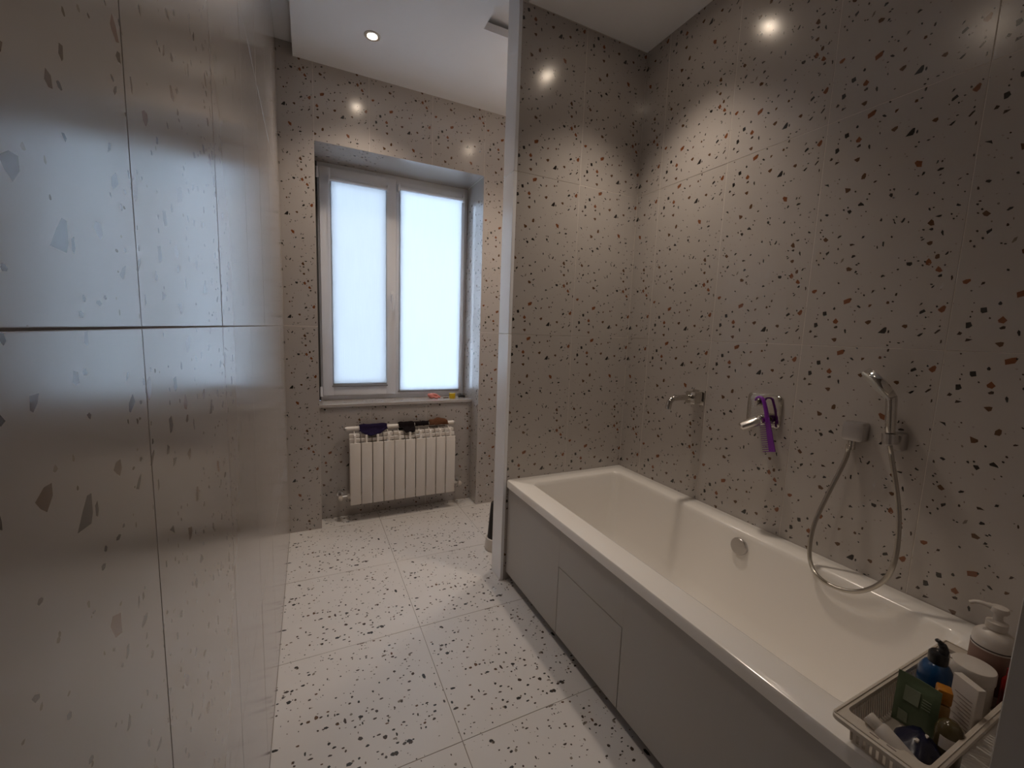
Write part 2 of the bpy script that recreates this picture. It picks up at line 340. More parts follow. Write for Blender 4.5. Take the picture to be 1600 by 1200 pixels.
def tile_mesh(u0, u1, v0, v1, pr):
    """one tile: a flat printed face (front at y=0, looking to -y) over a slab with eased edges"""
    key = (round(u0, 3), round(u1, 3), round(v0, 3), round(v1, 3), pr)
    if key in TCACHE: return TCACHE[key]
    g = 0.0009; e = 0.0006
    a0, a1, b0, b1 = u0 + g, u1 - g, v0 + g, v1 - g
    i0, i1, j0, j1 = a0 + e, a1 - e, b0 + e, b1 - e
    V = [(i0, j0), (i1, j0), (i1, j1), (i0, j1)]; F = [[0, 1, 2, 3]]; C = [0]
    for c, p in (WALLP if pr == 'w' else FLOORP):
        q = clip(p, i0 + 1e-4, i1 - 1e-4, j0 + 1e-4, j1 - 1e-4)
        if not q: continue
        n = len(V); V += q; F.append(list(range(n, n + len(q)))); C.append(c)
    vo, eo, fo, ov, oe, of = delaunay_2d_cdt([Vector(p) for p in V], [], F, 1, 1e-6)
    vs = [(p.x, 0.0, p.y) for p in vo]; fs = []; ms = []
    for f, src in zip(fo, of):
        if not src: continue
        fs.append(tuple(f)); ms.append(C[max(src)] if len(src) > 1 else 0)
    n = len(vs); T = 0.008
    ring = [[(i0, 0, j0), (i1, 0, j0), (i1, 0, j1), (i0, 0, j1)], [(a0, e, b0), (a1, e, b0), (a1, e, b1), (a0, e, b1)], [(a0, T, b0), (a1, T, b0), (a1, T, b1), (a0, T, b1)]]
    for r in ring: vs += r
    for i in range(2):
        for k in range(4):
            m = (k + 1) % 4; fs.append((n + i * 4 + k, n + i * 4 + 4 + k, n + i * 4 + 4 + m, n + i * 4 + m)); ms.append(0)
    me = bpy.data.meshes.new('tile'); me.from_pydata(vs, [], fs)
    for m in (TILE if pr == 'w' else FTILE): me.materials.append(m)
    me.polygons.foreach_set('material_index', ms); me.update()
    # front must look to -y
    for p in me.polygons:
        if p.center.y == 0.0:
            if p.normal.y > 0: me.flip_normals()
            break
    TCACHE[key] = me; return me
FR = {'-x': ((0, -1, 0), (1, 0, 0), (0, 0, 1)), '+x': ((0, 1, 0), (-1, 0, 0), (0, 0, 1)), '-y': ((1, 0, 0), (0, 1, 0), (0, 0, 1)),
      '+y': ((-1, 0, 0), (0, -1, 0), (0, 0, 1)), '+z': ((1, 0, 0), (0, 0, -1), (0, 1, 0)), '-z': ((1, 0, 0), (0, 0, 1), (0, -1, 0))}
rt_ = random.Random(3)
def tiles(parent, face, org, u0, u1, v0, v1, uj, vj, pr='w', uo=None, vo=None, tilt=0.0012, du=0.0):
    """tile a rectangle: uj / vj are one joint position and the spacing; u runs right and v up as seen from the room"""
    X, Y, Z = (Vector(a) for a in FR[face])
    us = sorted({u0, u1} | {uj[0] + k * uj[1] for k in range(-40, 41) if u0 + .004 < uj[0] + k * uj[1] < u1 - .004})
    vsx = sorted({v0, v1} | {vj[0] + k * vj[1] for k in range(-40, 41) if v0 + .004 < vj[0] + k * vj[1] < v1 - .004})
    for i in range(len(us) - 1):
        for k in range(len(vsx) - 1):
            a, b, c, d = us[i], us[i + 1], vsx[k], vsx[k + 1]
            ja = uj[0] + math.floor((a - uj[0]) / uj[1] + 1e-4) * uj[1]; jc = vj[0] + math.floor((c - vj[0]) / vj[1] + 1e-4) * vj[1]
            me = tile_mesh(a - ja - du, b - ja - du, c - jc, d - jc, pr)
            o = link('tile', me, parent)
            m = Matrix((X, Y, Z)).transposed().to_4x4()
            m.translation = Vector(org) + X * (ja + du) + Z * jc
            if tilt:
                cc = Vector(((a + b) / 2 - ja, 0, (c + d) / 2 - jc))
                m = m @ Matrix.Translation(cc) @ Matrix.Rotation(rt_.uniform(-tilt, tilt), 4, 'Z') @ Matrix.Rotation(rt_.uniform(-tilt, tilt), 4, 'X') @ Matrix.Translation(-cc)
            o.matrix_world = m
def struct(name, label, cat, mb, m):
    o = mb.build(name, m); return tag(o, label, cat, None, 'structure')

# ------------------------------------------------------------------ room shell
GB = 0.0007          # grout lies this far behind the tile faces
Y0 = -1.3
ZJ = (1.376, TH)
fl = struct('floor', 'pale terrazzo tiled bathroom floor with brown and black chips', 'floor', MB().box((XL - .1, Y0, -.1), (XR + .1, YR + .1, -GB)), M['grout_dark'])
tiles(fl, '+z', (0, 0, 0), XL, XR, -.3, YR, (0.4424, TF), (1.19, TF), 'f')
wl = struct('wall_left', 'terrazzo tiled left wall with the soft reflection of the window', 'wall', MB().box((XL - .1, Y0, 0), (XL - GB, YW + .5, ZU)), M['grout_dark'])
tiles(wl, '+x', (XL, 0, 0), -.3242, YW, 0, ZU, (0.5025, TW), ZJ, tilt=0.0007, du=0.028)
wr = struct('wall_right', 'terrazzo tiled wall with taps and shower above the bathtub', 'wall', MB().box((XR + GB, Y0, 0), (XR + .1, YF + .1, ZU)), M['grout'])
tiles(wr, '-x', (XR, 0, 0), -YP, -YS, 0, ZU, (-0.9887, TW), ZJ)
pt = MB().box((XP + .004, YP + GB, 0), (XR, YP + TP, ZU))
wp = struct('wall_divider', 'short terrazzo tiled wall at the far end of the bathtub', 'wall', pt, M['grout'])
tiles(wp, '-y', (0, YP, 0), XT, XR, 0, ZB - .002, (1.335, TW), ZJ)
tc = MB()
for a, b in ((0, 1.3745), (1.3765, 2.183), (2.185, ZU)): tc.box((XP, YP - .001, a), (XP + .018, YP + TP, b), bev=.0015, seg=1)
struct('trim_1', 'plain light grey end face of the wall between bathtub and window', 'trim', tc, M['cap'])
ws = struct('wall_stub', 'near end wall of the bathtub at the right picture edge', 'wall', MB().box((XT + .012, .06, 0), (XR, YS - GB, ZU)), M['grout'])
tiles(ws, '+y', (0, YS, 0), -XR, -XT, 0, ZB - .002, (-1.335, TW), ZJ)
tc = MB().box((.950, .058, 0), (.972, YS + .001, ZU), bev=.0015, seg=1)
struct('trim_2', 'shade-darkened end face of the near wall by the shampoo basket', 'trim', tc, M['panel'])  # same finish as the far end face; its shade is put into a darker grey
# window wall: pilasters, lintel, niche back
b = MB().box((XL - .1, YW + GB, 0), (XN0 - GB, YF + .1, ZU)).box((XN1 + GB, YW + GB, 0), (XR + .1, YF + .1, ZU)).box((XN0 - GB, YW + GB, ZH + GB), (XN1 + GB, YF + .1, ZU)).box((XN0 - GB, YR + GB, 0), (XN1 + GB, YF + .1, ZS - .03))
ww = struct('wall_window', 'terrazzo tiled end wall around the window and the radiator niche', 'wall', b, M['grout'])
UJ = (0.383, TW)
ZN = (1.376, 1.7)
tiles(ww, '-y', (0, YW, 0), XL, XN0, 0, ZU, (XN0 - TW, TW), ZN)
tiles(ww, '-y', (0, YW, 0), XN0, XN1, ZH, ZU, UJ, ZN)
tiles(ww, '-y', (0, YW, 0), XN1, XR, 0, ZU, (XN1, TW), ZN)
tiles(ww, '-y', (0, YR, 0), XN0, XN1, 0, ZS - .022, (0.399, TW), (-.3, 1.7))
tiles(ww, '-x', (XN1, 0, 0), -YF - .02, -YW, 0, ZH, (-YF - .05, TW), (-.1, 2.7))
tiles(ww, '+x', (XN0, 0, 0), YW, YF + .02, 0, ZH, (YW, TW), (-.1, 2.7))
tiles(ww, '-z', (0, 0, ZH), XN0, XN1, -YF - .02, -YW, (XN0 - .05, 1.3), (-YF - .06, TH))
struct('wall_front', 'plain painted wall behind the viewpoint', 'wall', MB().box((XL - .1, Y0 - .1, 0), (XR + .1, Y0, ZU)), M['paint'])
# ceiling: upper slab plus dropped plasterboard panels with open shadow gaps
ce = struct('ceiling', 'white stepped ceiling with a dropped panel and shadow gaps', 'ceiling', MB().box((XL - .1, Y0 - .1, ZU), (XR + .1, YF + .1, ZU + .1)), M['ceil'])
XB, XBR, YO = -0.049, 0.862, 2.257
MB().box((XB, Y0, ZB), (XBR, YW - .001, ZB + .04)).box((XBR, YO, ZB), (XR, YW - .001, ZB + .04)).build('dropped_panel', M['ceil'], ce)
MB().box((XT + .03, Y0, ZB), (XR - .001, YP - .001, ZB + .04)).build('dropped_panel', M['ceil'], ce)

# ------------------------------------------------------------------ ceiling spots (real lamps)
def downlight(x, y, label, watts=LAMP_W, cone=94):
    t = thing('ceiling_spotlight', label, 'spotlight', (x, y, ZB), 'recessed ceiling spotlights')
    MB().lathe([(.026, .0), (.027, -.004), (.034, -.006), (.041, -.004), (.043, .0), (.043, .003), (.026, .003)], n=32).build('ring', M['ring'], t)
    MB().lathe([(.0255, .002), (.0255, -.001), (.015, -.0022), (.0001, -.0026)], n=24).build('lens', M['lens'], t)
    ld = bpy.data.lights.new('spot_bulb', 'SPOT'); ld.energy = watts; ld.color = LAMP_COL; ld.shadow_soft_size = .06
    ld.spot_size = R(cone); ld.spot_blend = 1.0
    lo = link('spot_bulb', ld, t); lo.location = (0, 0, -.03)
    return t
downlight(0.348, 2.60, 'glowing recessed spotlight in the dropped panel before the window', 36.0, 118)
downlight(1.355, 1.54, 'recessed spotlight in the ceiling over the far end of the bathtub', 46.0)
downlight(1.30, 2.34, 'recessed spotlight in the ceiling behind the tub end wall', 42.0, 118)
downlight(0.43, 1.02, 'recessed spotlight above the tiled floor walkway', 14.0)

# ------------------------------------------------------------------ window
def ring_xz(mb, x0, x1, z0, z1, wx, wz, y0, y1, bev=.004, wzb=None):
    wzb = wzb or wz
    mb.box((x0, y0, z0), (x0 + wx, y1, z1), bev=bev).box((x1 - wx, y0, z0), (x1, y1, z1), bev=bev)
    mb.box((x0 + wx - .004, y0, z0), (x1 - wx + .004, y1, z0 + wzb), bev=bev).box((x0 + wx - .004, y0, z1 - wz), (x1 - wx + .004, y1, z1), bev=bev); return mb
wn = MB(); ring_xz(wn, XN0 + .018, XN1 + .0006, ZS - .03, ZH + .0006, .045, .056, YF + .0205, YF + .075, wzb=.08)
wn.box((.590, YF + .0205, ZS + .04), (.640, YF + .075, ZH - .05), bev=.004)
win = tag(wn.build('window_1', M['pvc']), 'white two-sash plastic window behind pale roller blinds', 'window', None, 'structure')
s = MB(); ring_xz(s, .088, .612, .872, 2.478, .076, .092, YF - .012, YF + .055, bev=.006)
sa = s.build('sash', M['pvc'], win); tag(sa, 'opening left sash, proud of the frame')
MB().box((.16, YF + .03, .96), (.54, YF + .036, 2.39)).build('pane', M['glass'], sa)
s = MB(); ring_xz(s, .162, .538, .962, 2.388, .004, .004, YF - .0122, YF + .02, bev=0); s.build('seal', M['seal'], sa)
s = MB(); ring_xz(s, .614, 1.160, .868, 2.470, .034, .062, YF + .0, YF + .055, bev=.004, wzb=.034)
sb = s.build('sash', M['pvc'], win); tag(sb, 'slim fixed right sash')
MB().box((.645, YF + .03, .90), (1.13, YF + .036, 2.41)).build('pane', M['glass'], sb)
MB().box((XN0 + .0005, YF + .02, ZS), (XN0 + .02, YF + .07, ZH + .0006)).build('gap_shade_strip', M['seal'], win)  # dark strip stands in for the shaded gap left of the frame
hd = MB().box((.570, YF - .020, 1.585), (.596, YF - .011, 1.66), bev=.004).lathe([(.009, 0), (.009, .03)], (.583, YF - .018, 1.632), 12, axis=(0, -1, 0))
hd.tube([(.583, YF - .048, 1.636), (.582, YF - .05, 1.6), (.580, YF - .05, 1.525)], [.010, .010, .008], 10)
hd.build('handle', M['pvc'], win)
hg = MB()
for z in (.905, 2.43): hg.tube([(.078, YF - .02, z - .035), (.078, YF - .02, z + .035)], .009, 10)
hg.build('hinge', M['pvc'], win)
sl = tag(MB().box((XN0 + .001, YR + .012, ZS - .021), (XN1 - .001, YF + .03, ZS - .009)).build('window_2_sill', M['grout']), 'pale terrazzo tiled window sill above the radiator', 'window sill', None, 'structure')
sl.name = 'window_sill'
tiles(sl, '+z', (0, 0, ZS), XN0, XN1, YR - .012, YF + .02, UJ, (YF + .02, TH))
e_ = MB().box((XN0 + .001, YR - .012, ZS - .02), (XN1 - .001, YR - .003, ZS - .0012)); e_.build('sill_edge', TILE[0], sl)

def blind(label, x0, x1, z0, z1, y, chain):
    t = thing('roller_blind', label, 'blind', ((x0 + x1) / 2, y, z0), 'roller blinds on the window')
    h = (x1 - x0) / 2; H = z1 - z0
    fm = MB(); nx, nz = 14, 30; vs = []; fs = []
    for i in range(nx + 1):
        for k in range(nz + 1):
            vs.append((-h + .006 + (2 * h - .012) * i / nx, .0112 + .0008 * sin(i * 2.1) * sin(k * .4), .008 + (H - .03) * k / nz))
    for i in range(nx):
        for k in range(nz): a = i * (nz + 1) + k; fs.append((a, a + nz + 1, a + nz + 2, a + 1))
    fm.add(vs, fs, 0, True).build('fabric', M['blind'] if chain else M['blind_right'], t)
    MB().box((-h, .004, 0), (h, .015, .011), bev=.003).build('bottom_bar', M['bar'], t)
    MB().tube([(-h + .004, .0, H - .018), (h - .004, .0, H - .018)], .0125, 14).build('roller', M['pvc'], t)
    for s in (-1, 1): MB().box((s * h - .006, -.016, H - .042), (s * h + .006, .0165, H + .008), bev=.003).build('bracket', M['pvc'], t)
    if chain:
        pts = spline([(-h - .004, -.02, H - .02), (-h - .006, -.022, H - .5), (-h - .010, -.024, H - 1.0), (-h - .006, -.026, H - 1.12), (-h + .002, -.024, H - 1.0), (-h + .001, -.02, H - .02)], 8)
        MB().tube(pts, .0016, 6).build('chain', M['pvc'], t)
    else:
        MB().tube([(h + .004, -.02, H - .02), (h + .005, -.02, H - 1.15)], .0014, 6).build('chain', M['pvc'], t)
blind('pale roller blind on the left window sash beside the handle', .150, .548, .938, 2.412, YF - .029, True)
blind('pale roller blind on the right window sash above the toys', .628, 1.132, .885, 2.436, YF - .017, False)

# ------------------------------------------------------------------ radiator
rad = thing('radiator', 'cream sectional aluminium radiator under the window sill', 'radiator', (.24, YR - .145, .13))
NS, SWD = 10, .0768
sm = MB()
sm.box((.0025, 0, 0), (SWD - .0025, .012, .448), bev=.004)                     # front plate
sm.box((.031, .012, .01), (.0455, .095, .50), bev=.003)                        # core
sm.box((.006, .085, .02), (SWD - .006, .095, .50), bev=.003)                   # rear plate
for dy, z in ((.026, .474), (.052, .500)):   # louvre fins stepping up behind the plate
    sm.box((.003, dy, z - .024), (SWD - .003, dy + .004, z), bev=.0012, seg=1)
    sm.box((.003, dy + .003, z - .004), (SWD - .003, dy + .016, z), bev=.0012, seg=1)
ry = [(.004, .30), (.004, .449), (.030, .480), (.088, .516), (.088, .30)]          # stepped rib
sm.rings([[(x, y, z) for y, z in ry] for x in (.0362, .0405)], 0, False)
first = sm.build('section', M['enamel'], rad)
for i in range(1, NS):
    o = first.copy(); COL.objects.link(o); o.parent = rad; o.location = (i * SWD, 0, 0)
MB().tube([(-.012, .098, .532), (NS * SWD + .008, .098, .532)], .0165, 16).build('header_pipe', M['enamel'], rad)
MB().tube([(-.012, .07, .045), (NS * SWD + .008, .07, .045)], .0165, 16).build('header_pipe', M['enamel'], rad)
for x, s in ((-.012, -1), (NS * SWD + .008, 1)):
    MB().lathe([(.0145, 0), (.0145, .008), (.008, .012), (.004, .020)], (x, .098, .532), 12, axis=(s, 0, 0)).build('vent_plug', M['satin'], rad)
for x, s in ((-.014, -1), (NS * SWD + .01, 1)):
    v = MB().tube([(x, .07, .045), (x + s * .045, .07, .045)], .009, 10)
    v.tube([(x + s * .045, .07, .045), (x + s * .045, .135, .045)], .0095, 10)
    v.lathe([(.024, 0), (.022, .006), (.010, .008)], (x + s * .045, .1425, .045), 18, axis=(0, -1, 0))
    pv = v.build('valve', M['satin'], rad)
    MB().lathe([(.009, 0), (.016, .004), (.0175, .012), (.016, .030), (.010, .034)], (x + s * .045, .066, .045), 16, axis=(0, -1, 0)).build('valve_cap', M['whitep'], pv)

def drape(name, label, cat, x0, x1, front, back, m, seed, lump=0.0):
    """cloth hung over the upper radiator pipe"""
    rg = random.Random(seed); px, py, pz, r = .24, YR - .145 + .098, .13 + .532, .0215
    nx, rows = 22, []
    ph = [rg.uniform(0, 6.28) for _ in range(4)]
    for i in range(nx + 1):
        t = i / nx; x = x0 + (x1 - x0) * t; f = front(t); bk = back(t); row = []
        wob = .004 * sin(t * 9 + ph[0]) + .003 * sin(t * 17 + ph[1]); lz = lump * (sin(pi * t) ** .6) * (1 + .25 * sin(t * 11 + ph[2]))
        for k in range(5): q = 1 - k / 5; row.append((x + wob * .5, py + r + .003 + .004 * q, pz - bk * q))
        for k in range(9):
            a = pi * k / 8; row.append((x, py + (r + lz * .35) * cos(a), pz + (r + lz) * sin(a) + wob * .4))
        for k in range(1, 7):
            q = k / 6; e = min(1.0, f / .03); dy_ = -r - .003 - f * .95 * q
            row.append((x - wob * q, py + dy_ + wob * q * .5, pz - .006 * e - f * .50 * q + .004 * sin(q * 7 + t * 13)))
        rows.append(row)
    mb = MB(); n = len(rows[0]); vs = [p for r_ in rows for p in r_]
    fs = [(i * n + k, (i + 1) * n + k, (i + 1) * n + k + 1, i * n + k + 1) for i in range(nx) for k in range(n - 1)]
    mb.add(vs, fs, 0, True); o = mb.build(name, m); tag(o, label, cat, None)
    md = o.modifiers.new('thickness', 'SOLIDIFY'); md.thickness = .004; md.offset = 1
    return o
drape('knitted_garment', 'dark purple cloth hung over the left part of the radiator', 'clothing', .315, .505, lambda t: .012 + .062 * max(0, sin(pi * min(1, t * 1.05))) ** .8 * (1 - .35 * t), lambda t: .03, M['cloth_purple'], 1, .004)
drape('knitted_garment', 'black cloth hung over the middle of the radiator', 'clothing', .59, .705, lambda t: .01 + .050 * max(0, min(1, (t - .22) * 8)) * (1 if t < .97 else .5), lambda t: .04, M['cloth_black'], 2, .006)
drape('strap', 'thin dark strap of cloth lying on the radiator pipe', 'clothing', .712, .815, lambda t: .0, lambda t: .02, M['cloth_black'], 3, .001)
drape('knitted_garment', 'folded brown cloth lying on the right part of the radiator', 'clothing', .822, .965, lambda t: .004, lambda t: .03, M['cloth_brown'], 4, .018)

# ------------------------------------------------------------------ little things on the sill
t = thing('hair_scrunchie', 'coral pink knotted toy lying on the window sill', 'toy', (.885, 3.262, ZS))
mb = MB()
for a, z, r in [((0, 0), .022, .021), ((.016, .006), .030, .014), ((-.014, .004), .028, .014), ((.006, -.012), .016, .014)]:
    mb.lathe([(r * sin(pi * k / 8), -r * cos(pi * k / 8)) for k in range(9)], (a[0] - .01, a[1], z), 12)
mb.build('knot', M['coral'], t)
mb = MB(); mb.tube(spline([(.004, 0, .030), (.028, -.004, .028), (.048, -.008, .016), (.062, -.01, .009)], 5), [.012] * 5 + [.010] * 5 + [.009] * 6, 10)
mb.tube(spline([(.004, -.008, .018), (.024, -.016, .010), (.042, -.018, .010)], 5), .009, 10); mb.build('tail', M['coral'], t)
tw = MB().tube([(.975, 3.255, ZS + .0035), (1.02, 3.262, ZS + .0035)], .0032, 8)
tag(tw.build('stick', M['twig']), 'thin brown stick lying left of the yellow cup', 'stick')
t = thing('small_cup', 'small yellow cup standing on the window sill', 'cup', (1.043, 3.236, ZS))
MB().lathe([(.0005, .0), (.023, 0), (.0255, .006), (.0262, .042), (.0235, .044), (.0225, .008), (.0005, .006)], n=24).build('cup_body', M['yellow'], t)
MB().lathe([(.0005, .0405), (.022, .0405), (.022, .042), (.0005, .0425)], n=20).build('cup_filling', M['greenlite'], t)
t = thing('hair_clip', 'black claw clip lying at the right end of the window sill', 'hair clip', (1.122, 3.246, ZS))
mb = MB().tube(spline([(-.024, 0, .010), (-.012, 0, .018), (.010, -.002, .016), (.030, -.002, .010)], 4), [.010] * 4 + [.012] * 4 + [.010] * 5, 10); mb.build('clip_body', M['dark'], t)
mb = MB()
for k in range(5):
    x = -.02 + k * .011; mb.tube([(x, -.004, .012), (x + .003, -.014, .004)], .0022, 6)
mb.build('teeth', M['dark'], t)
MB().tube(spline([(-.03, .01, .030), (-.01, .006, .034), (.02, .006, .030), (.05, .0, .026)], 4), .0022, 6).build('wire', M['dark'], t)
MB().lathe([(.006 * sin(pi * k / 6), -.006 * cos(pi * k / 6)) for k in range(7)], (-.008, 0, .029), 10).build('knob', M['dark'], t)

# ------------------------------------------------------------------ bathtub
tub = thing('bathtub', 'white rectangular built-in bathtub along the right wall', 'bathtub', (0, 0, 0))
YE = YP - .002; XE = XR - .002
A = (1.066, 1.640, .402, 1.897)     # inner rim edge
def inset(d0, d1, d2, d3, r, z): return rrect(A[0] + d0, A[1] - d1, A[2] + d2, A[3] - d3, r, z, 6)
rs = [rrect(XT + .012, XE, YN, YE, .006, ZR - .043, 6), rrect(XT, XE, YN, YE, .008, ZR - .040, 6), rrect(XT, XE, YN, YE, .008, ZR - .009, 6), rrect(XT + .003, XE - .001, YN + .001, YE - .001, .008, ZR - .0025, 6),
      rrect(XT + .009, XE - .004, YN + .004, YE - .004, .008, ZR, 6),
      inset(-.010, -.010, -.010, -.010, .05, ZR), inset(-.003, -.003, -.003, -.003, .046, ZR - .002), inset(.003, .003, .003, .003, .042, ZR - .009), inset(.007, .007, .008, .008, .04, ZR - .025),
      inset(.022, .022, .05, .022, .05, ZR - .16), inset(.045, .045, .12, .045, .06, ZR - .32), inset(.065, .065, .17, .065, .07, ZR - .39), inset(.10, .10, .21, .10, .08, ZR - .418), inset(.16, .16, .27, .16, .08, ZR - .424)]
mb = MB(); mb.rings(rs, 0, True, cap0=False, cap1=True); mb.build('tub_shell', M['acrylic'], tub)
oc = seen(1154, 854, 0, 1.620)
ov = MB().lathe([(.034, 0), (.036, .004), (.036, .012), (.033, .016), (.0005, .018)], (1.6305, oc.y, oc.z), 28, axis=(-1, 0, .10)); ov.build('overflow_cover', M['satin'], tub)
MB().lathe([(.033, 0), (.033, .003), (.026, .006), (.0005, .007)], (1.35, 1.0, ZR - .424), 24).build('drain_cover', M['chrome'], tub)
# apron with access door
pn = thing('bath_apron', 'grey white bath apron panel with a square access door', 'panel', (0, 0, 0))
PX0, PX1 = XT + .012, XT + .030; PZ0, PZ1 = .052, ZR - .044
ya, yb, zt = 1.036, 1.452, .368
mb = MB().box((PX0, yb + .0012, PZ0), (PX1, YP - .006, PZ1), bev=.0012, seg=1).box((PX0, YN + .002, PZ0), (PX1, ya - .0012, PZ1), bev=.0012, seg=1).box((PX0 + .0003, ya - .002, zt + .0012), (PX1, yb + .002, PZ1), bev=.0008, seg=1)
mb.build('apron_board', M['panel'], pn)
MB().box((PX0, ya + .0012, PZ0), (PX1, yb - .0012, zt - .0012), bev=.0012, seg=1).build('access_door', M['panel'], pn)
MB().box((PX1 + .03, YN + .002, .001), (PX1 + .045, YP - .006, PZ0 + .04)).build('plinth', M['plinth'], pn)

# ------------------------------------------------------------------ tub spout
t = thing('tub_spout', 'chrome bath spout on the wall, leftmost of the wall fittings', 'tap', (XR, 1.442, 1.098))
MB().box((-.062, -.030, -.030), (.0, .030, .030), bev=.006).box((-.006, -.036, -.036), (-.0002, .036, .036), bev=.002).build('wall_block', M['chrome'], t)
pts = [(-.055, 0, .002), (-.12, 0, .002), (-.165, 0, .001), (-.182, 0, -.004), (-.193, 0, -.014), (-.199, 0, -.028), (-.202, 0, -.05)]
MB().tube(spline(pts, 5), .0135, 16).build('spout_pipe', M['chrome'], t)
# ------------------------------------------------------------------ mixer plate
t = thing('bath_mixer', 'chrome square bath mixer plate with lever on the tiled wall', 'tap', (XR, 1.107, 1.096))
def yzrect(hy0, hz0, r, x): return [(x, a, b) for a, b, _ in rrect(-hy0, hy0, -hz0, hz0, r, 0, 6)]
mb = MB(); mb.rings([yzrect(.074, .068, .020, -.0002), yzrect(.074, .068, .020, -.006), yzrect(.071, .065, .019, -.010), yzrect(.060, .055, .016, -.012)]); mb.build('plate', M['chrome'], t)
kn = seen(1180, 628, 0, XR - .03) - Vector((XR, 1.107, 1.096))
MB().lathe([(.017, 0), (.017, .022), (.0155, .027), (.0005, .028)], (-.011, kn.y, kn.z), 24, axis=(-1, 0, 0)).build('diverter_knob', M['chrome'], t)
lv = seen(1189, 656, 0, XR - .05) - Vector((XR, 1.107, 1.096))
MB().lathe([(.022, 0), (.022, .03), (.020, .036), (.017, .037), (.017, .055), (.012, .060), (.0005, .060)], (-.011, lv.y, lv.z), 26, axis=(-1, 0, 0)).build('lever_hub', M['chrome'], t)
tip = seen(1156, 667, 0, XR - .105) - Vector((XR, 1.107, 1.096)); st = Vector((-.055, lv.y, lv.z))
dd = (tip - st)
pts = [st + dd * k for k in (0, .15, .4, .7, .92, 1.0)]
MB().tube(pts, [.018, .027, .029, .028, .026, .016], 18, flat=.72).build('lever', M['lever'], t)
# ------------------------------------------------------------------ comb
def cb(px, py, x=XR - .047): return seen(px, py, 0, x)
t = thing('hair_comb', 'purple hook-handled comb hanging from the bath mixer', 'comb', cb(1186, 624)[:])
o0 = cb(1186, 624)
hook = spline([cb(1180.5, 625.5), cb(1182, 622), cb(1186, 620.3), cb(1190.5, 621.8), cb(1193.5, 627), cb(1196, 637), cb(1198, 648), cb(1199.5, 660)], 5)
hn = len(hook)
MB().tube([p - o0 for p in hook], [.0052 + .0040 * (k / hn) for k in range(hn)], 10, flat=.7).build('handle', M['purple'], t)
a1, b1 = cb(1201, 660), cb(1206.5, 706)
up_ = (b1 - a1).normalized(); sd = Vector((0, -up_.z, up_.y)).normalized()
if sd.y < 0: sd = -sd
def barq(p0, p1, wd0, wd1, th, mb):
    vs = []
    for p, wd in ((p0, wd0), (p1, wd1)):
        for sx in (-1, 1):
            for e in (-1, 1): vs.append((p - o0 + sd * wd * e + Vector((sx * th, 0, 0)))[:])
    return mb.add(vs, [(0, 1, 3, 2), (4, 6, 7, 5), (0, 4, 5, 1), (2, 3, 7, 6), (0, 2, 6, 4), (1, 5, 7, 3)])
mb = MB(); barq(cb(1198.5, 652), cb(1206.8, 706), .0095, .0125, .0028, mb); mb.build('spine', M['purple'], t)
mb = MB()
for k in range(14):
    f = k / 13; p = a1.lerp(b1, .02 + .97 * f) + sd * .010; q = p + sd * .030 + up_ * .002
    mb.tube([p - o0, q - o0], [.0022, .0014], 6)
mb.build('teeth', M['purple'], t)

# ------------------------------------------------------------------ shower set
t = thing('shower_outlet', 'satin square hose outlet on the wall left of the hand shower', 'shower outlet', (XR, .766, 1.083))
mb = MB(); mb.rings([yzrect(.033, .034, .010, -.0002), yzrect(.0335, .0345, .010, -.030), yzrect(.031, .032, .010, -.038), yzrect(.022, .022, .008, -.040)]); mb.build('outlet_block', M['satin'], t)
MB().lathe([(.0105, 0), (.0105, -.018), (.012, -.019), (.012, -.030), (.009, -.032)], (-.024, 0.003, -.034), 16).build('hose_nut', M['chrome'], t)
hpx = [(1326, 694, .024), (1322, 715, .030), (1305, 750, .05), (1285, 790, .075), (1272, 820, .095), (1265.5, 850, .11), (1265.5, 874, .118), (1273, 894, .123), (1290, 910, .127), (1315, 921, .128), (1340, 924, .128), (1364, 918, .127), (1384, 904, .123), (1396, 882, .118), (1402.5, 850, .108), (1404.5, 810, .095), (1401.5, 770, .085), (1394, 720, .072), (1390.5, 696, .068)]
hp = spline([seen(x, y, 0, XR - d) for x, y, d in hpx], 26)
t = MB(); rr = [.0066 + .0007 * (i % 2) for i in range(len(hp))]
t.tube(hp, rr, 10)
tag(t.build('shower_hose', M['hose']), 'ribbed steel shower hose looping down over the tub rim', 'hose')
hb = seen(1390.5, 694, 0, XR - .068); ht = seen(1393, 622, 0, XR - .068)
t = thing('shower_holder', 'small wall bracket carrying the hand shower', 'bracket', (XR, seen(1402, 684, 0, XR - .02).y, 1.075))
mb = MB(); mb.rings([yzrect(.021, .030, .009, -.0002), yzrect(.021, .030, .009, -.026), yzrect(.017, .024, .008, -.036)]); mb.build('wall_block', M['satin'], t)
loc = Vector(t.location); hc = hb.lerp(ht, .12)
mb = MB(); d_ = (ht - hb).normalized(); q = Vector((0, 0, 1)).rotation_difference(d_)
ringp = []
for k in range(17):
    a = R(-60 + 300 * k / 16 + 90); ringp.append((hc - loc + q @ Vector((.0165 * cos(a + 1.2), .0165 * sin(a + 1.2), 0))))
vs = []
for p in ringp:
    c = hc - loc; o = (p - c).normalized()
    for e, z in ((0, -.016), (.004, -.016), (.004, .016), (0, .016)): vs.append((p + o * e + q @ Vector((0, 0, z)))[:])
mb.rings([vs[i * 4:i * 4 + 4] for i in range(17)], 0, False); mb.build('clip', M['satin'], t)
t = thing('hand_shower', 'chrome hand shower with round head resting in its bracket', 'shower head', hb[:])
L = (ht - hb).length
MB().tube([(hb - hb), d_ * .03, d_ * .032, d_ * (L * .5), d_ * (L * .93), d_ * L], [.0105, .0115, .0125, .0145, .0150, .0150], 18).build('handle', M['chrome'], t)
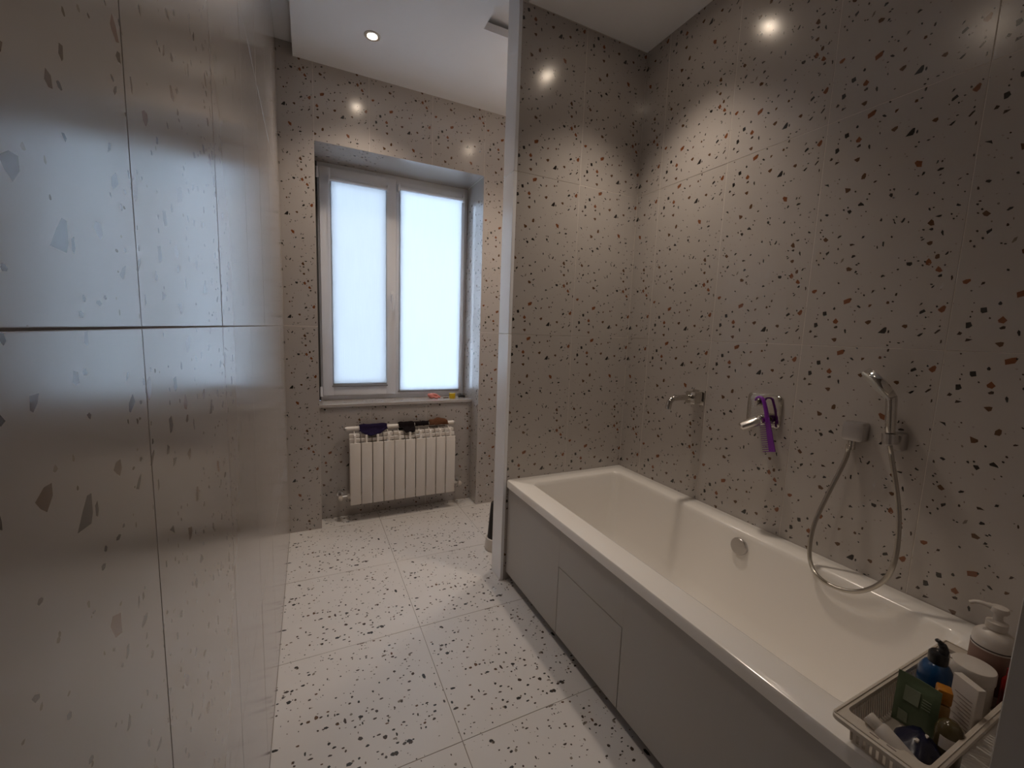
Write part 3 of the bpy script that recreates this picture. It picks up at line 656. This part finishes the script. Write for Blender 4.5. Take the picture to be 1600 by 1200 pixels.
hcn = seen(1374.5, 600, 0, XR - .075) - hb
ax_long = ((seen(1357, 582, 0, XR - .082) - seen(1393, 619, 0, XR - .068))).normalized()
vd = (seen(1374, 600, 0, XR - .075) - Vector((0, 0, HC))).normalized()
nrm = (ax_long.cross(vd)).normalized()
if nrm.z > 0: nrm = -nrm
nrm = (nrm - .10 * vd).normalized()
MB().lathe([(.0005, -.015), (.040, -.014), (.0555, -.010), (.0575, 0), (.0575, .008), (.056, .011)], hcn, 36, axis=nrm).build('head_shell', M['chrome'], t)
fp = MB().lathe([(.0565, .010), (.0575, .013), (.054, .0165), (.0005, .0175)], hcn, 36, axis=nrm).build('nozzle_plate', M['nozzle'], t)
MB().tube([d_ * (L * .93), d_ * L * 1.02, (d_ * L * 1.04).lerp(hcn, .22)], [.0150, .0148, .0125], 14).build('neck', M['chrome'], t)

# ------------------------------------------------------------------ things in and beside the basket on the tub deck
ZD = ZR
t = thing('storage_basket', 'cream slatted plastic basket of toiletries on the tub corner', 'basket', (0, 0, ZD + .001))
bx0, bx1, by0, by1, bh = .922, 1.425, .240, .388, .070
ti = .014
mb = MB(); fx0, fx1, fy0, fy1 = bx0 + .034, bx1 - .034, by0 + .012, by1 - .012
mb.rings([rrect(fx0 + ti, fx1 - ti, fy0 + .006, fy1 - .006, .012, 0, 3), rrect(fx0 + ti, fx1 - ti, fy0 + .006, fy1 - .006, .012, .004, 3)]); mb.build('floor_plate', M['basket'], t)
fl_ = MB(); fl_.rings([rrect(bx0, bx1, by0, by1, .014, bh - .010, 4), rrect(bx0, bx1, by0, by1, .014, bh - .002, 4), rrect(bx0 + .003, bx1 - .003, by0 + .003, by1 - .003, .013, bh, 4), rrect(fx0 + .002, fx1 - .002, fy0, fy1, .010, bh, 4), rrect(fx0 + .003, fx1 - .003, fy0 + .001, fy1 - .001, .010, bh - .006, 4), rrect(fx0 + .003, fx1 - .003, fy0 + .001, fy1 - .001, .010, bh - .010, 4), rrect(bx0, bx1, by0, by1, .014, bh - .010, 4)], cap0=False, cap1=False)
fl_.build('rim_flange', M['basket'], t)
gr = MB(); gr.box((bx0 + .006, by1 - .0065, bh - .001), (bx1 - .006, by1 - .0045, bh + .0022)).box((bx0 + .006, by0 + .0045, bh - .001), (bx1 - .006, by0 + .0065, bh + .0022)).box((bx0 + .005, by0 + .006, bh - .001), (bx0 + .007, by1 - .006, bh + .0022)).box((bx1 - .007, by0 + .006, bh - .001), (bx1 - .005, by1 - .006, bh + .0022)); gr.build('rim_ridge', M['basket'], t)
for k in range(2): MB().box((bx0 + .017, .290 + .026 * k, bh), (bx0 + .0195, .304 + .026 * k, bh + .0006)).build('handle_slot', M['inkpale'], t)
def slat(p0, p1, wid, dirv):
    mb = MB(); a, b = Vector(p0), Vector(p1); d = Vector(dirv) * wid / 2; n = Vector((dirv[1], -dirv[0], 0)) * .0012
    vs = [(p + s * d + e * n)[:] for p in (a, b) for s in (-1, 1) for e in (-1, 1)]
    mb.add(vs, [(0, 1, 3, 2), (4, 6, 7, 5), (0, 4, 5, 1), (2, 3, 7, 6), (0, 2, 6, 4), (1, 5, 7, 3)]); return mb
n1 = 46
s0 = slat((0, 0, .002), (0, .006, bh - .008), .0055, (1, 0, 0)).build('slat', M['basket'], t)
s0.location = (fx0 + ti + .004, fy1 - .0075, 0)
step = (fx1 - fx0 - 2 * ti - .008) / (n1 - 1)
for side in (0, 1):
    for k in range(n1):
        if side == 0 and k == 0: continue
        o = s0.copy(); COL.objects.link(o); o.parent = t; x = fx0 + ti + .004 + step * k
        if side == 0: o.location = (x, fy1 - .0075, 0)
        else: o.location = (x, fy0 + .0075, 0); o.rotation_euler = (0, 0, pi)
n2 = 10
for xs, rz in ((fx0 + ti + .0015, pi / 2), (fx1 - ti - .0015, -pi / 2)):
    for k in range(n2):
        o = s0.copy(); COL.objects.link(o); o.parent = t; o.location = (xs, fy0 + .014 + (fy1 - fy0 - .028) * k / (n2 - 1), 0); o.rotation_euler = (0, 0, rz)
ZI = ZD + .006
def at(px, py, z): return seen(px, py, 2, z)
# white pump bottle
p = Vector((1.378, .298, ZI))
t = thing('pump_bottle', 'large white pump bottle with a dark striped label, tallest in the basket', 'bottle', p[:], rz=R(-14))
MB().lathe([(.0005, 0), (.030, 0), (.034, .006), (.034, .142), (.032, .154), (.024, .163), (.015, .168), (.015, .174), (.0005, .174)], n=32).build('bottle_body', M['whitep'], t)
MB().lathe([(.0345, .028), (.0347, .03), (.0347, .122), (.0345, .124)], n=32).build('label_sleeve', M['rose'], t)
lb = MB()
for z, h_ in ((.128, .0025),): lb.lathe([(.0343, z), (.03475, z), (.03475, z + h_), (.0343, z + h_)], n=32)
lb.build('label_stripe', M['ink'], t)
MB().lathe([(.017, .170), (.0175, .172), (.0175, .186), (.012, .189), (.008, .190), (.0075, .206), (.013, .208), (.0155, .213), (.014, .221), (.0005, .224)], n=24).build('pump_collar', M['whitep'], t)
MB().tube(spline([(0, 0, .216), (-.012, .016, .218), (-.020, .029, .217), (-.025, .037, .211)], 4), [.0068] * 4 + [.0055] * 4 + [.0045] * 5, 10).build('pump_nozzle', M['whitep'], t)
# white jar
p = Vector((1.303, .303, ZI))
t = thing('cream_jar', 'white round jar with a wide flat lid before the pump bottle', 'jar', p[:])
MB().lathe([(.0005, 0), (.032, 0), (.034, .004), (.034, .070), (.031, .073), (.0005, .073)], n=32).build('jar_body', M['whitep'], t)
MB().lathe([(.0345, .0745), (.0358, .077), (.0358, .100), (.0345, .103), (.031, .104), (.0005, .104)], n=36).build('lid', M['whitep'], t)
# red bottle
p = Vector((1.343, .257, ZI))
t = thing('small_bottle', 'small red bottle squeezed beside the white jar', 'bottle', p[:])
MB().lathe([(.0005, 0), (.011, 0), (.0125, .003), (.0125, .085), (.008, .094), (.006, .096), (.0005, .096)], n=18).build('bottle_body', M['red'], t)
MB().lathe([(.0075, .096), (.0078, .098), (.0075, .112), (.0005, .113)], n=14).build('cap', M['red'], t)
# blue bottle with dark cap
p = Vector((1.226, .337, ZI)); 
t = thing('hair_product_bottle', 'dark blue round-shouldered bottle with black trigger cap', 'bottle', p[:], rz=R(20))
MB().lathe([(.0005, 0), (.026, 0), (.029, .004), (.029, .078), (.027, .092), (.021, .104), (.013, .111), (.0005, .112)], n=28).build('bottle_body', M['blue'], t)
MB().lathe([(.0155, .108), (.0165, .110), (.0165, .128), (.013, .133), (.0005, .134)], n=20).build('cap', M['dark'], t)
MB().tube(spline([(0, -.006, .130), (.001, -.006, .142), (.000, -.001, .153), (-.004, .008, .160)], 5), [.0105] * 5 + [.009] * 5 + [.006] * 5 + [.002], 10, flat=.7).build('trigger', M['dark'], t)
MB().tube([(0, .004, .134), (-.002, -.02, .131)], .0012, 6).build('wire_clip', M['whitep'], t)
# white carton
p = Vector((1.183, .276, ZI))
t = thing('white_carton', 'flat white carton with fine pale print standing upright', 'carton', p[:], rz=R(62))
MB().box((-.024, -.008, 0), (.024, .008, .128), bev=.001, seg=1).build('carton_body', M['paper'], t)
lb = MB()
for k in range(9): lb.box((-.018, .0081, .030 + .008 * k), (-.018 + .022 + .012 * ((k * 7) % 3) / 2, .0084, .0312 + .008 * k))
lb.build('print_lines', M['inkpale'], t)
# orange capped bottle
p = Vector((1.152, .300, ZI))
t = thing('orange_capped_bottle', 'small tan bottle with a ribbed orange cap', 'bottle', p[:], rz=R(25))
MB().box((-.0145, -.011, 0), (.0145, .011, .074), bev=.005).build('bottle_body', M['tan'], t)
MB().box((-.0135, -.0115, .075), (.0135, .0115, .105), bev=.0035).build('cap', M['orange'], t)
# green sachet, leaning
t = thing('green_sachet', 'olive green flat sachet with a pale picture standing in the basket', 'sachet', (1.112, .326, ZI))
nx, nz = 10, 14; vs = []; fs = []
for s_ in (1, -1):
    for i in range(nx + 1):
        for k in range(nz + 1):
            u, v = i / nx, k / nz; th = .0075 * (sin(pi * u) ** .5) * (sin(pi * min(1, v * 1.12)) ** .5 if v * 1.12 < 1 else 0) + .0006
            vs.append((s_ * th + .003 * v + .004 * sin(pi * u), .034 - .068 * u, .112 * v))
o_ = (nx + 1) * (nz + 1)
for s_ in (0, 1):
    for i in range(nx):
        for k in range(nz):
            a = s_ * o_ + i * (nz + 1) + k; f = (a, a + nz + 1, a + nz + 2, a + 1); fs.append(f if s_ else f[::-1])
mb = MB().add(vs, fs, 0, True)
bd = [i * (nz + 1) for i in range(nx + 1)] + [nx * (nz + 1) + k for k in range(1, nz + 1)] + [i * (nz + 1) + nz for i in range(nx - 1, -1, -1)] + [k for k in range(nz - 1, 0, -1)]
mb.f += [(bd[i], bd[(i + 1) % len(bd)], bd[(i + 1) % len(bd)] + o_, bd[i] + o_) for i in range(len(bd))]; mb.m += [0] * len(bd); mb.sm += [False] * len(bd)
mb.build('pouch', M['green'], t)
lb = MB()
def patch(u0, u1, v0, v1):
    out = []
    for u, v in ((u0, v0), (u1, v0), (u1, v1), (u0, v1)):
        th = .0075 * (sin(pi * u) ** .5) * (sin(pi * min(1, v * 1.12)) ** .5 if v * 1.12 < 1 else 0) + .0020
        out.append((-th + .003 * v + .004 * sin(pi * u) - .0008, .034 - .068 * u, .112 * v))
    lb.add(out + [(x + .0006, y, z) for x, y, z in out], [(0, 1, 2, 3), (7, 6, 5, 4), (0, 4, 5, 1), (1, 5, 6, 2), (2, 6, 7, 3), (3, 7, 4, 0)])
patch(.22, .58, .52, .80); lb.build('printed_picture', M['greenlite'], t); lb = MB()
patch(.15, .38, .08, .30); lb.build('printed_panel', M['greenlite'], t); lb = MB()
for k in range(4): patch(.64, .84, .56 + .05 * k, .575 + .05 * k)
lb.build('printed_lines', M['greenlite'], t)
# amber bottle with white label
p = Vector((1.092, .268, ZI))
t = thing('clear_bottle', 'squat olive brown clear bottle with a white label band', 'bottle', p[:], rz=R(40))
MB().lathe([(.0005, 0), (.018, 0), (.0205, .004), (.0205, .062), (.017, .074), (.010, .082), (.0005, .084)], n=24).build('bottle_body', M['amber'], t)
mb = MB(); rs_ = []
for k in range(13):
    a = R(120 + 150 * k / 12); rs_.append([(.0209 * cos(a), .0209 * sin(a), .034), (.0214 * cos(a), .0214 * sin(a), .034), (.0214 * cos(a), .0214 * sin(a), .058), (.0209 * cos(a), .0209 * sin(a), .058)])
mb.rings(rs_, 0, False); mb.build('label', M['paper'], t)
# navy pouch, crumpled
t = thing('navy_pouch', 'crumpled glossy navy plastic pouch lying in the basket', 'pouch', (1.034, .296, ZI))
rg = random.Random(5); mb = MB(); rs_ = []
for i in range(15):
    u = i / 14; x = -.045 + .098 * u; ring = []
    for j in range(20):
        a = 2 * pi * j / 20; ry = .033 * (sin(pi * min(.97, max(.03, u))) ** .35); rz_ = .024 * (sin(pi * min(.98, max(.02, u))) ** .6)
        k_ = 1 + .22 * sin(3 * a + 5 * u) + .12 * rg.uniform(-1, 1)
        ring.append((x + .004 * sin(a * 2 + u * 7), ry * cos(a) * (1 + .1 * sin(u * 12)), max(0, .019 + rz_ * sin(a) * k_ + .008 * u)))
    rs_.append(ring)
mb.rings(rs_); mb.build('pouch_film', M['navy'], t)
mb = MB()
for (x, y) in ((-.012, -.008), (.012, -.012)): mb.box((x, y, .046), (x + .012, y + .006, .051), bev=.001, seg=1)
mb.build('printed_mark', M['whitep'], t)
# white tube on the flange
c0 = at(1356, 1118, ZD + .086); c1 = at(1382, 1146, ZD + .074)
t = thing('white_tube', 'white squeeze tube with a round cap lying on the basket rim', 'tube', c0[:])
dv = (c1 - c0); dn = dv.normalized()
MB().lathe([(.0005, 0), (.0105, 0), (.0115, .002), (.0115, .018), (.0105, .020), (.0005, .020)], (0, 0, 0), 22, axis=dn).build('cap', M['whitep'], t)
sdv = dn.cross(Vector((0, 0, 1))).normalized(); uv = sdv.cross(dn)
rs_ = []
for q_, rw, rh in ((.020, .013, .013), (.026, .0155, .0150), (.045, .0165, .0125), (.075, .018, .006), (.095, .0185, .0016), (.100, .0185, .0012)):
    rs_.append([(dn * q_ + sdv * rw * cos(2 * pi * j / 20) + uv * rh * sin(2 * pi * j / 20))[:] for j in range(20)])
mb = MB(); mb.rings(rs_); mb.build('tube_body', M['whitep'], t)

# ------------------------------------------------------------------ toilet brush pot seen past the end wall
pp = Vector((1.062, 2.33, 0))
t = thing('toilet_brush_set', 'white round floor pot with a dark brush cup, half hidden behind the end wall', 'toilet brush', pp[:])
MB().lathe([(.0005, 0), (.068, 0), (.073, .006), (.072, .020), (.066, .075), (.062, .078), (.0005, .078)], n=32).build('pot', M['whitep'], t)
MB().lathe([(.058, .078), (.056, .082), (.040, .30), (.036, .305), (.0005, .306)], n=24).build('brush_cup', M['dark'], t)
MB().tube([(0, 0, .300), (0, 0, .44)], .009, 12).build('brush_handle', M['satin'], t)
